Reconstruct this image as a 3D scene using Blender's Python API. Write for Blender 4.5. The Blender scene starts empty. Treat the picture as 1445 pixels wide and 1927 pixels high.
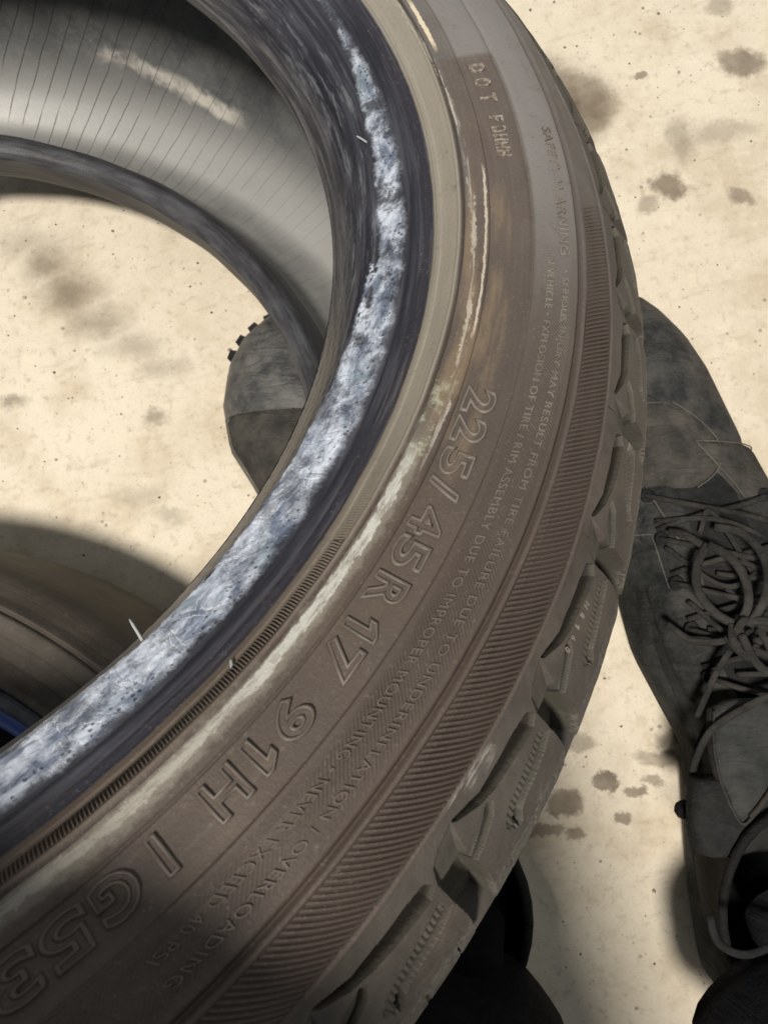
import bpy, bmesh, math, random
import numpy as np
from mathutils import Matrix, Vector
random.seed(4); RNG = np.random.default_rng(4)
SC = bpy.context.scene
COL = SC.collection
rad = math.radians

# ------------------------------------------------------------------ camera, light, exposure
CAM_H = 0.48891
R_CAM = np.array([[0.99739153, 0.007127, 0.07182851], [0.0, 0.9951135, -0.09873759], [-0.07218122, 0.09848004, 0.99251778]])
cam_d = bpy.data.cameras.new('camera'); cam = bpy.data.objects.new('camera', cam_d); COL.objects.link(cam)
cam_d.sensor_fit = 'HORIZONTAL'; cam_d.sensor_width = 36.0; cam_d.lens = 1346.65/1445*36
cam_d.clip_start = 0.005; cam_d.clip_end = 60
cam_d.dof.use_dof = True; cam_d.dof.focus_distance = 0.225; cam_d.dof.aperture_fstop = 42
M = Matrix(R_CAM.tolist()).to_4x4(); M.translation = (0, 0, CAM_H); cam.matrix_world = M
SC.camera = cam

world = bpy.data.worlds.new('World'); SC.world = world; world.use_nodes = True
bg = world.node_tree.nodes['Background']; bg.inputs[0].default_value = (0.93, 0.97, 1.0, 1); bg.inputs[1].default_value = 0.27

def lamp(name, loc, target, size, power, color):
    d = bpy.data.lights.new(name, 'AREA'); d.shape = 'DISK'; d.size = size; d.energy = power; d.color = color
    o = bpy.data.objects.new(name, d); COL.objects.link(o); o.location = loc
    o.rotation_euler = (Vector(target)-Vector(loc)).to_track_quat('-Z', 'Y').to_euler()
    return o
lamp('workshop_lamp', (-0.34, -0.46, 2.4), (0, 0, 0.1), 0.32, 80, (1.0, 0.93, 0.84))
lamp('fill_lamp', (1.3, 1.2, 2.6), (0, 0, 0.1), 1.2, 5, (1.0, 0.95, 0.88))  # unseen soft fill light added from above
SC.view_settings.view_transform = 'Standard'; SC.view_settings.look = 'None'
SC.view_settings.exposure = 0.0; SC.view_settings.gamma = 1.0

# ------------------------------------------------------------------ node helpers
class NT:
    def __init__(s, name, rough=0.8, spec=0.35):
        s.m = bpy.data.materials.new(name); s.m.use_nodes = True
        s.t = s.m.node_tree; s.b = s.t.nodes['Principled BSDF']
        s.b.inputs['Roughness'].default_value = rough; s.b.inputs['Specular IOR Level'].default_value = spec
    def lk(s, a, b): s.t.links.new(a, b)
    def put(s, inp, v):
        if isinstance(v, (int, float)): inp.default_value = v
        elif isinstance(v, tuple): inp.default_value = v if len(v) == len(inp.default_value) else tuple(v)+(1,)
        else: s.lk(v, inp)
    def f(s, op, a, b=0.0, c=0.0, clamp=False):
        n = s.t.nodes.new('ShaderNodeMath'); n.operation = op; n.use_clamp = clamp
        s.put(n.inputs[0], a); s.put(n.inputs[1], b)
        if op in ('MULTIPLY_ADD', 'SMOOTH_MIN', 'SMOOTH_MAX', 'COMPARE', 'WRAP'): s.put(n.inputs[2], c)
        return n.outputs[0]
    def add(s, a, b): return s.f('ADD', a, b)
    def sub(s, a, b): return s.f('SUBTRACT', a, b)
    def mul(s, a, b): return s.f('MULTIPLY', a, b)
    def mx(s, a, b): return s.f('MAXIMUM', a, b)
    def mn(s, a, b): return s.f('MINIMUM', a, b)
    def sm(s, v, lo, hi):                       # smoothstep; lo > hi gives a falling edge
        n = s.t.nodes.new('ShaderNodeMapRange'); n.interpolation_type = 'SMOOTHSTEP'
        s.put(n.inputs['Value'], v)
        inv = (not hasattr(lo, 'links')) and (not hasattr(hi, 'links')) and lo > hi
        if inv: lo, hi = hi, lo
        s.put(n.inputs['From Min'], lo); s.put(n.inputs['From Max'], hi)
        n.inputs['To Min'].default_value = 1.0 if inv else 0.0; n.inputs['To Max'].default_value = 0.0 if inv else 1.0
        return n.outputs[0]
    def band(s, v, a, b, e): return s.mul(s.sm(v, a-e, a+e), s.sm(v, b+e, b-e))
    def obj(s): return s.t.nodes.new('ShaderNodeTexCoord').outputs['Object']
    def geo(s): return s.t.nodes.new('ShaderNodeNewGeometry').outputs['Position']
    def uv(s):
        n = s.t.nodes.new('ShaderNodeUVMap'); n.uv_map = 'ring'; return n.outputs[0]
    def xyz(s, v):
        n = s.t.nodes.new('ShaderNodeSeparateXYZ'); s.lk(v, n.inputs[0]); return n.outputs
    def vec(s, x, y, z=0.0):
        n = s.t.nodes.new('ShaderNodeCombineXYZ'); s.put(n.inputs[0], x); s.put(n.inputs[1], y); s.put(n.inputs[2], z); return n.outputs[0]
    def noise(s, v, scale, detail=4, rough=0.55, dist=0.0, color=False):
        n = s.t.nodes.new('ShaderNodeTexNoise'); s.lk(v, n.inputs['Vector'])
        n.inputs['Scale'].default_value = scale; n.inputs['Detail'].default_value = detail
        n.inputs['Roughness'].default_value = rough; n.inputs['Distortion'].default_value = dist
        return n.outputs['Color' if color else 'Fac']
    def voro(s, v, scale, feat='F1', out='Distance'):
        n = s.t.nodes.new('ShaderNodeTexVoronoi'); s.lk(v, n.inputs['Vector']); n.feature = feat
        n.inputs['Scale'].default_value = scale; return n.outputs[out]
    def mix(s, fac, a, b):
        n = s.t.nodes.new('ShaderNodeMix'); n.data_type = 'RGBA'; n.clamp_factor = True
        s.put(n.inputs[0], fac); s.put(n.inputs[6], a); s.put(n.inputs[7], b); return n.outputs[2]
    def bump(s, h, dist, strength=1.0, normal=None):
        n = s.t.nodes.new('ShaderNodeBump'); n.inputs['Strength'].default_value = strength; n.inputs['Distance'].default_value = dist
        s.lk(h, n.inputs['Height'])
        if normal is not None: s.lk(normal, n.inputs['Normal'])
        return n.outputs[0]
    def done(s, col, rough=None, normal=None):
        s.put(s.b.inputs['Base Color'], col)
        if rough is not None: s.put(s.b.inputs['Roughness'], rough)
        if normal is not None: s.lk(normal, s.b.inputs['Normal'])
        return s.m

# ------------------------------------------------------------------ object helpers
def link(name, me, parent=None, mat=None):
    o = bpy.data.objects.new(name, me); COL.objects.link(o)
    if parent is not None: o.parent = parent
    if mat is not None and me is not None and not me.materials: me.materials.append(mat)
    return o
def mesh(name, v, f, smooth=True, uv=None):
    me = bpy.data.meshes.new(name)
    me.from_pydata(np.asarray(v, float).tolist(), [], np.asarray(f).tolist() if isinstance(f, np.ndarray) else f)
    if smooth: me.polygons.foreach_set('use_smooth', [True]*len(me.polygons))
    if uv is not None:
        l = me.uv_layers.new(name='ring'); idx = np.empty(len(me.loops), int); me.loops.foreach_get('vertex_index', idx)
        l.data.foreach_set('uv', np.asarray(uv, float)[idx].ravel())
    me.update(); return me
def tag(o, label=None, cat=None, group=None, kind=None):
    if label: o['label'] = label
    if cat: o['category'] = cat
    if group: o['group'] = group
    if kind: o['kind'] = kind
    return o
def empty(name, loc=(0, 0, 0)):
    o = bpy.data.objects.new(name, None); COL.objects.link(o); o.location = loc; o.empty_display_size = .02; return o
def grid_faces(nu, nv, close_u=False):
    i, j = np.meshgrid(np.arange(nu if close_u else nu-1), np.arange(nv-1), indexing='ij')
    a = i*nv+j; b = ((i+1) % nu)*nv+j
    return np.stack([a, b, b+1, a+1], -1).reshape(-1, 4)
def tube(pts, r, n=8, flat=1.0):
    """tube along points; r scalar or list"""
    P = [Vector(p) for p in pts]; V = []; F = []
    up = Vector((0, 0, 1)); 
    for i, p in enumerate(P):
        t = (P[min(i+1, len(P)-1)]-P[max(i-1, 0)]).normalized()
        a = up.cross(t)
        if a.length < 1e-4: a = Vector((1, 0, 0))
        a.normalize(); b = t.cross(a)
        rr = r[i] if hasattr(r, '__len__') else r
        for k in range(n):
            w = 2*math.pi*k/n; V.append(p+a*math.cos(w)*rr+b*math.sin(w)*rr*flat)
    m = len(P)
    for i in range(m-1):
        for k in range(n): F.append((i*n+k, i*n+(k+1) % n, (i+1)*n+(k+1) % n, (i+1)*n+k))
    F.append(tuple(range(n))[::-1]); F.append(tuple(range((m-1)*n, m*n)))
    return [tuple(v) for v in V], F
def join(parts):
    V = []; F = []
    for v, f in parts:
        o = len(V); V += [tuple(x) for x in v]; F += [tuple(int(i)+o for i in q) for q in f]
    return V, F
def crom(pts, n):
    P = np.array(pts, float); Q = np.vstack([2*P[0]-P[1], P, 2*P[-1]-P[-2]]); out = []
    for i in range(len(P)-1):
        p0, p1, p2, p3 = Q[i:i+4]
        for t in np.linspace(0, 1, n, endpoint=False):
            out.append(.5*((2*p1)+(-p0+p2)*t+(2*p0-5*p1+4*p2-p3)*t*t+(-p0+3*p1-3*p2+p3)*t**3))
    out.append(P[-1]); return np.array(out)

# ------------------------------------------------------------------ FLOOR
def concrete():
    n = NT('dusty_concrete', 0.82, 0.25); P = n.geo(); x, y, z = n.xyz(P)
    big = n.noise(P, 3.0, 5, .6); mid = n.noise(P, 16, 6, .62); fine = n.noise(P, 140, 5, .7); grit = n.noise(P, 650, 2, .6)
    col = n.mix(n.sm(big, .3, .7), (.58, .512, .40), (.72, .66, .54))
    col = n.mix(n.mul(n.sm(mid, .44, .70), .6), col, (.45, .37, .26)); m3 = n.noise(P, 42, 6, .68); col = n.mix(n.mul(n.sm(m3, .56, .72), .40), col, (.42, .345, .24)); col = n.mix(n.mul(n.sm(m3, .46, .30), .45), col, (.76, .69, .55))
    col = n.mix(n.mul(n.sm(fine, .52, .74), .6), col, (.36, .30, .215))
    col = n.mix(n.mul(n.sm(fine, .5, .25), .35), col, (.74, .66, .52))
    col = n.mix(n.mul(n.sm(grit, .5, .75), .25), col, (.40, .33, .24))
    tiny = n.sm(n.noise(P, 230, 3, .75), .66, .71); col = n.mix(n.mul(n.mul(tiny, n.sm(n.noise(P, 12, 3), .42, .6)), .7), col, (.20, .155, .11))
    # little dark pits and grains
    pit = n.sm(n.voro(P, 62, out='Distance'), .11, .05); gate = n.sm(n.noise(P, 9, 2), .5, .6)
    col = n.mix(n.mul(n.mul(pit, gate), .6), col, (.13, .105, .08))
    # stains, dark patches and painted tyre shadow: x, y, rx, ry, strength, blur
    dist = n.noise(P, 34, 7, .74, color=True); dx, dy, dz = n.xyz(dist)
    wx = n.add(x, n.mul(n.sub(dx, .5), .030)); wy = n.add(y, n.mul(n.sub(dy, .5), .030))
    STAIN_SHADE = [(.107, -.128, .0085, .0075, .8, .35), (.080, -.143, .014, .010, .72, .4), (.118, -.150, .007, .004, .7, .5), (.127, -.136, .008, .0035, .7, .5),
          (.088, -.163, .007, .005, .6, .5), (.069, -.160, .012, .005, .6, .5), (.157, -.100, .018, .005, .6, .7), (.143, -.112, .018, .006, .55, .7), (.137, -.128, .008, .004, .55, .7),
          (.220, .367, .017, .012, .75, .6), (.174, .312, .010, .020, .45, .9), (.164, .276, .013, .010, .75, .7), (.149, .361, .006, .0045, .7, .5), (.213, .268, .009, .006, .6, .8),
          (.200, .315, .030, .010, .35, 1.0), (.150, .262, .008, .008, .5, .8), (.084, .345, .036, .032, .85, .9), (.108, .338, .022, .030, .8, .8), (.205, .410, .011, .009, .45, .8),  # the two largest patches here paint the tyre's contact shadow
          (-.286, .235, .020, .016, .70, 1.0), (-.266, .212, .024, .017, .72, 1.0), (-.243, .190, .024, .013, .55, 1.0), (-.218, .170, .022, .011, .45, 1.0), (-.195, .153, .020, .009, .35, 1.0), (-.198, .118, .010, .006, .6, .8), (-.306, .133, .010, .006, .6, .8), (-.30, .25, .03, .012, .35, 1.2),  # leading chain: soft dark diagonal on the floor inside the tyre hole
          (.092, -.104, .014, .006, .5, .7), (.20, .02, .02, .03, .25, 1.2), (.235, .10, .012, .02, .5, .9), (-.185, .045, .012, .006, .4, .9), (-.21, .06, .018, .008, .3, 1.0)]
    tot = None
    for (sx, sy, rx, ry, k, e) in STAIN_SHADE:
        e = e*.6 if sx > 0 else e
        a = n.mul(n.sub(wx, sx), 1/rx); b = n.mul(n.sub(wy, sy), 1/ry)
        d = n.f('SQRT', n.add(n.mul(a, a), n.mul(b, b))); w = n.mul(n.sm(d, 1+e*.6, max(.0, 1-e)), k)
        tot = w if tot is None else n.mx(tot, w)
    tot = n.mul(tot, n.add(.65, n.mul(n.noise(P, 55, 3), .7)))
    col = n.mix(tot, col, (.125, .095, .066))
    # streaks of smeared dirt on the right
    sv = n.vec(n.mul(x, 28), n.mul(n.add(y, n.mul(x, -.25)), 120)); st = n.sm(n.noise(sv, 1.0, 4, .6), .56, .74)
    col = n.mix(n.mul(st, .28), col, (.33, .26, .18))
    h = n.add(n.mul(mid, .5), n.add(n.mul(fine, .5), n.mul(grit, .25)))
    return n.done(col, n.add(.62, n.mul(fine, .3)), n.bump(h, .0016, .6))
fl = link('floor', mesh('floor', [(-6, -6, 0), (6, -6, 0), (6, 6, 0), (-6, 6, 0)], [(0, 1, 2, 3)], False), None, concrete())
tag(fl, kind='structure')

# loose grit lying on the concrete
gv = []; gf = []
for i in range(1500):
    x, y = RNG.uniform(-.42, .34), RNG.uniform(-.30, .50); r = float(RNG.gamma(2.2, .00016))+.00015; a0 = RNG.uniform(0, 6.28); o_ = len(gv)
    for k, (zz, rr) in enumerate(((0, 1.), (.55, .8))):
        for q in range(5):
            a = a0+q*1.2566; j = RNG.uniform(.7, 1.25); gv.append((x+r*rr*j*math.cos(a)*1.2, y+r*rr*j*math.sin(a), .0001+r*zz*1.4))
    gf += [(o_+q, o_+(q+1) % 5, o_+5+(q+1) % 5, o_+5+q) for q in range(5)]+[tuple(o_+5+q for q in range(5))]
gm = NT('grit', .9, .2); gp = gm.noise(gm.geo(), 90, 3); M_GRIT = gm.done(gm.mix(gm.sm(gp, .42, .58), (.10, .075, .05), (.42, .36, .28)))
tag(link('floor_grit', mesh('floor_grit', gv, gf, False), None, M_GRIT), 'loose grit and crumbs scattered over the concrete floor', 'grit', kind='stuff')

# ------------------------------------------------------------------ TYRE FRAME (millimetre profile, r from axis / z along axis)
nB = np.array([0.14351785, 0.44220583, 0.88535678]); CB = np.array([-0.22345735, 0.1034349, -0.20795756])
XB = np.array([0.98964773, -0.0641283, -0.12839367]); YB = np.array([0., 0.89461811, -0.44683155])
BASE = 0.1975                                                    # z shift: origin of the tyre at its lower face
TW = Matrix.Identity(4)
rot = R_CAM @ np.stack([XB, YB, nB], 1); pos = R_CAM @ (CB - nB*BASE) + np.array([0, 0, CAM_H])
TW = Matrix(rot.tolist()).to_4x4(); TW.translation = pos.tolist()

PR = np.array([(211, -16), (216.5, -1.5), (218, 1.5), (221, 4.5), (226, 8), (231, 11.5), (235, 14.5), (239, 17.2), (242, 21), (245.4, 26), (249, 27), (253.2, 27.5), (260, 28.7), (266.3, 29.3), (274, 30), (281.5, 28.5), (288, 24.5), (293, 19.5), (300, 15), (307.5, 8.5), (313, 1), (317, -9), (319.5, -20), (320.5, -40), (320.5, -89)], float)
SS = np.r_[0, np.cumsum(np.linalg.norm(np.diff(PR, axis=0), axis=1))]
sd = np.arange(-12, SS[-1]+12, .25)
def _ext(k):
    v = np.interp(sd, SS, PR[:, k]); lo = sd < 0; hi = sd > SS[-1]
    t0 = (PR[1, k]-PR[0, k])/(SS[1]-SS[0]); t1 = (PR[-1, k]-PR[-2, k])/(SS[-1]-SS[-2])
    v[lo] = PR[0, k]+sd[lo]*t0; v[hi] = PR[-1, k]+(sd[hi]-SS[-1])*t1; return v
ker = np.exp(-.5*(np.arange(-24, 25)*.25/1.6)**2); ker /= ker.sum()
rd = np.convolve(np.pad(_ext(0), 24, 'edge'), ker, 'valid'); zd = np.convolve(np.pad(_ext(1), 24, 'edge'), ker, 'valid')
def prof(s):
    s = np.asarray(s, float)
    r = np.interp(s, sd, rd); z = np.interp(s, sd, zd)
    dr = np.interp(s+.3, sd, rd)-np.interp(s-.3, sd, rd); dz = np.interp(s+.3, sd, zd)-np.interp(s-.3, sd, zd)
    L = np.hypot(dr, dz); return r, z, -dz/L, dr/L
def place(th, s, h):
    """th degrees, s mm along profile, h mm outward  -> tyre local metres"""
    r, z, nr, nz = prof(s); r = r+nr*h; z = z+nz*h; t = np.radians(th)
    return np.stack([r*np.cos(t), r*np.sin(t), z+BASE*1000], -1)/1000
def ringuv(th, s): return np.stack([np.radians(th)*.26, np.broadcast_to(s, np.shape(th))/1000.], -1)

tyre = empty('tyre'); tyre.matrix_world = TW
tag(tyre, 'large worn dusty tyre with raised size lettering, propped over the boots in the foreground', 'tyre')

def sstep(x, a, b):
    t = np.clip((x-a)/(b-a), 0, 1); return t*t*(3-2*t)
def bandf(x, a, b, e): return sstep(x, a-e, a+e)*(1-sstep(x, b-e, b+e))

def wob(th, k, a): return a*(np.sin(th*k*.31+1.3)+.6*np.sin(th*k*.83+k)+.4*np.sin(th*k*1.7+2*k))
def side_h(th, s):
    """small steps, beads and recesses of the near sidewall, in mm"""
    h = np.zeros(np.broadcast(th, s).shape)
    h += -.9*np.exp(-((s-56.3-wob(th, 1.1, .12))/.55)**2)                       # groove beside the rim flange
    h += .35*bandf(s, 46.3, 48.2, .3) + .35*np.exp(-((s-42.6)/.5)**2)             # rim line and its small rib
    h += .28*np.exp(-((s-55.0)/.45)**2)
    h += .32*np.exp(-((s-64.0)/.32)**2)*(1-sstep(th, 13.0, 13.3)*0.2)             # thin raised line inside the lettering band
    rec = bandf(s, 64.3, 77.0, .35)*(1-sstep(th, 13.3, 13.7))
    h += -.45*rec                                                                 # recessed lettering band
    h += .22*np.exp(-((s-77.4)/.30)**2)*(1-sstep(th, -8, 4))                      # fine raised line
    h += -.55*np.exp(-((s-77.3)/.8)**2)*sstep(th, -16, -9)                        # softer crease higher up
    h += -1.1*np.exp(-((s-91.4)/.75)**2)                                          # dark groove
    h += .35*bandf(s, 92.1, 93.3, .25)
    h += -.25*bandf(s, 93.5, 107.0, .35)
    h += .35*sstep(s, 106.8, 107.6)
    # radial mould seam across the flange
    h += -.35*np.exp(-((th+29.1)/.07)**2)*bandf(s, 41, 56, .6)
    h += -.18*np.exp(-((th-9.6)/.06)**2)*bandf(s, 43, 56, .6)
    h += wob(th, .9, .10)+.05*np.sin(s*.7+th*.4)
    return h

def side_patch(name, ths, ss, hf, parent, mat, closed=False):
    T, S = np.meshgrid(ths, ss, indexing='ij'); V = place(T, S, hf(T, S)).reshape(-1, 3)
    me = mesh(name, V, grid_faces(len(ths), len(ss), closed), True, ringuv(T, S).reshape(-1, 2))
    return link(name, me, parent, mat)

# ---- rubber materials
def rubber_common(n, u):
    U, S, _ = n.xyz(u)
    th = n.mul(U, 180/math.pi/.26)                                  # degrees
    s = n.mul(S, 1000.)                                             # mm
    return U, S, th, s
def mat_sidewall():
    n = NT('dusty_sidewall_rubber', .62, .35); u = n.uv(); U, S, th, s = rubber_common(n, u)
    P = n.obj()
    fine = n.noise(P, 900, 4, .7); grain = n.noise(P, 3500, 2, .6); mid = n.noise(P, 60, 5, .6); big = n.noise(P, 14, 4, .6)
    stretch = n.vec(n.mul(U, 30), n.mul(S, 700)); strk = n.noise(stretch, 1, 5, .6)
    stretch2 = n.vec(n.mul(U, 12), n.mul(S, 300), 3.); strk2 = n.noise(stretch2, 1, 4, .6)
    warm_dark = n.sm(th, 20., -30.)                                      # red-brown lower down, with the shadow there painted in as darkening
    base = n.mix(warm_dark, (.128, .122, .117), (.072, .055, .045))
    base = n.mix(n.mul(n.sm(mid, .35, .7), .4), base, (.055, .046, .039))
    base = n.mix(n.mul(n.sm(big, .45, .7), .35), base, n.mix(warm_dark, (.125, .108, .092), (.085, .071, .060)))
    # rim flange: yellowish grey dust
    fl_ = n.band(s, 45.5, 55.6, .5)
    base = n.mix(n.mul(fl_, n.add(.5, n.mul(strk, .4))), base, n.mix(n.sm(th, -15., -42.), (.30, .275, .225), (.108, .085, .067)))
    # lettering band: ochre and red brown patches
    lb = n.mul(n.band(s, 58.5, 76.8, .5), n.sm(th, 14.2, 13.5))
    lb = n.mul(lb, n.add(.35, n.mul(n.sm(strk, .3, .7), .55)))
    base = n.mix(lb, base, n.mix(n.sm(big, .35, .65), n.mix(warm_dark, (.140, .106, .080), (.088, .069, .055)), n.mix(warm_dark, (.096, .074, .063), (.062, .050, .043))))
    och = n.mul(n.mul(n.band(s, 57.0, 71.0, 1.5), n.band(th, -23., -1., 3.)), n.sm(n.noise(n.vec(n.mul(U, 22), n.mul(S, 160)), 1, 4, .6), .42, .62))
    base = n.mix(n.mul(och, .5), base, (.23, .17, .105))
    # upper plain zones: cooler, cleaner grey
    cool = n.mul(n.sm(th, -14., 4.), n.band(s, 77.6, 92., .5)); cool = n.mx(cool, n.mul(n.sm(th, 13.5, 14.2), n.band(s, 65., 92., .5)))
    base = n.mix(n.mul(cool, .7), base, (.20, .192, .188))
    # streaks of rubbed dust round the tyre
    base = n.mix(n.mul(n.sm(strk2, .56, .72), .30), base, n.mix(warm_dark, (.205, .175, .14), (.125, .104, .084)))
    base = n.mix(n.mul(n.sm(strk, .60, .8), .25), base, (.055, .045, .038))
    # darker tone in the two creases and between ribs and hatching
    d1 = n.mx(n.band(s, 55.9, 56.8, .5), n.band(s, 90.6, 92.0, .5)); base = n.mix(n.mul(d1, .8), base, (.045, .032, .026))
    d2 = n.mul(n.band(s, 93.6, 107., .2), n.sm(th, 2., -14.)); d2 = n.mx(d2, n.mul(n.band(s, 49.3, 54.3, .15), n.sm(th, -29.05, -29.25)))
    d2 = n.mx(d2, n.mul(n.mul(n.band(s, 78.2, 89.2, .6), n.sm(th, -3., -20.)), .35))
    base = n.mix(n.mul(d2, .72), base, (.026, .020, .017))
    # pale dried streak under the flange
    edge = n.mul(n.sub(n.noise(n.vec(n.mul(U, 230), n.mul(S, 420)), 1, 6, .78), .5), 5.0)
    wv = n.mul(n.sub(n.noise(n.vec(n.mul(U, 26), 0.), 1, 2, .5), .5), 2.6)
    se = n.add(s, n.add(edge, wv))
    st = n.band(se, 57.7, 60.1, .30); st = n.mul(st, n.sm(th, -21.5, -24.5))
    brk = n.add(.25, n.mul(n.sm(n.noise(n.vec(n.mul(U, 120), n.mul(S, 700)), 1, 6, .75), .36, .56), .75))
    base = n.mix(n.mul(n.mul(st, brk), .92), base, n.mix(n.sm(th, -33., -46.), (.49, .51, .48), (.25, .24, .21)))
    halo = n.mul(n.band(se, 56.6, 61.6, .9), n.sm(th, -17., -25.)); base = n.mix(n.mul(halo, .32), base, (.33, .31, .26))
    # bright rivulets higher up
    rv = n.mul(n.band(n.add(s, n.mul(edge, .35)), 62.9, 63.6, .15), n.band(th, -13.5, 1.5, .8)); base = n.mix(n.mul(rv, .75), base, (.50, .46, .38))
    rv2 = n.mul(n.band(n.add(s, n.add(edge, n.mul(th, .18))), 58.2, 59.4, .35), n.band(th, -23., 24., 2.)); base = n.mix(n.mul(n.mul(rv2, n.sm(strk, .42, .58)), .65), base, (.46, .43, .36))
    rv3 = n.mul(n.band(n.add(s, n.mul(edge, .5)), 58.3, 59.8, .25), n.band(th, 15.5, 21.5, 1.)); base = n.mix(n.mul(rv3, .85), base, (.66, .58, .42))
    # greenish deposit
    gr = n.mul(n.mul(n.band(s, 56.8, 61.5, .8), n.band(th, -23.5, -17.5, 1.5)), n.sm(n.noise(P, 260, 4, .7), .48, .62)); base = n.mix(n.mul(gr, .5), base, (.42, .46, .34))
    # black of the bead ends at the flange
    blk = n.sm(n.add(s, n.mul(n.sub(n.noise(P, 200, 3), .5), .8)), 45.4, 44.7)
    base = n.mix(blk, base, (.022, .022, .030))
    grey = n.mul(n.mul(blk, n.sm(strk, .5, .68)), .45); base = n.mix(grey, base, (.10, .095, .10))
    # pale scuff beside the ribbed band and on the shoulder
    sc_ = n.mul(n.mul(n.band(s, 107.6, 111.2, .7), n.band(th, -36.6, -34.1, .6)), n.sm(n.noise(n.vec(n.mul(U, 260), n.mul(S, 1300)), 1, 4, .7), .42, .55))
    base = n.mix(n.mul(sc_, .85), base, (.40, .38, .34))
    base = n.mix(n.mul(n.sm(fine, .57, .72), .30), base, (.22, .19, .16)); base = n.mix(n.mul(n.sm(n.noise(P, 120, 6, .75), .58, .70), .35), base, (.060, .050, .043))
    base = n.mix(n.mul(n.sm(fine, .42, .28), .45), base, (.055, .045, .038))
    rough = n.add(.42, n.mul(mid, .3))
    h = n.add(n.mul(fine, .6), n.add(n.mul(grain, .25), n.mul(strk, .25)))
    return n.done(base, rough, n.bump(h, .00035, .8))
SC1 = (.006, -.039, .337); SC2 = (.010, -.036, .334); SC3 = (.054, .038, .287)
def mat_tread():
    n = NT('worn_tread_rubber', .6, .35); P = n.obj(); u = n.uv(); U, S, th, s = rubber_common(n, u)
    W = n.geo()
    fine = n.noise(W, 800, 4, .7); mid = n.noise(W, 55, 5, .6); grit = n.noise(W, 2600, 2, .6); big = n.noise(W, 16, 3, .6)
    base = n.mix(n.sm(mid, .3, .7), (.040, .035, .031), (.080, .068, .057))
    base = n.mix(n.mul(n.sm(big, .42, .62), .5), base, (.080, .074, .066))
    strk = n.noise(n.vec(n.mul(U, 90), n.mul(S, 500)), 1, 5, .65)
    base = n.mix(n.mul(n.sm(strk, .55, .75), .35), base, (.125, .108, .09))
    base = n.mix(n.mul(n.sm(fine, .42, .3), .5), base, (.04, .035, .03))
    chip = n.mul(n.sm(n.noise(W, 330, 5, .75), .64, .72), n.sm(n.noise(W, 30, 3), .58, .66)); base = n.mix(n.mul(chip, .5), base, (.42, .40, .34))
    def spot(cx, cy, cz, r):
        v = n.t.nodes.new('ShaderNodeVectorMath'); v.operation = 'DISTANCE'; n.lk(W, v.inputs[0]); v.inputs[1].default_value = (cx, cy, cz); return n.sm(n.add(v.outputs['Value'], n.mul(n.sub(fine, .5), .004)), r, r*.35)
    sp_ = n.mx(spot(*SC1, .0042), n.mx(spot(*SC2, .0036), spot(*SC3, .0040))); base = n.mix(n.mul(sp_, n.mul(n.sm(strk, .42, .60), .6)), base, (.33, .31, .28))
    # wear edge of the running surface
    wear = n.mul(n.band(n.add(s, n.mul(n.sub(mid, .5), 9.)), 134., 147., 1.5), n.sm(fine, .42, .56)); base = n.mix(n.mul(wear, .35), base, (.24, .235, .21))
    # grey-green dust low in the grooves; black is dirt plus painted wall shade
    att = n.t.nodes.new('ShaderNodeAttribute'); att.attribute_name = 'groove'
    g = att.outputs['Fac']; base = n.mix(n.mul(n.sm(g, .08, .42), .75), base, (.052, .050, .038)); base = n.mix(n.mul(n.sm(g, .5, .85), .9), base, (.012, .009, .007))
    h = n.add(n.mul(fine, .6), n.add(n.mul(grit, .3), n.mul(strk, .3)))
    return n.done(base, n.add(.5, n.mul(mid, .3)), n.bump(h, .0004, .8))
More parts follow.
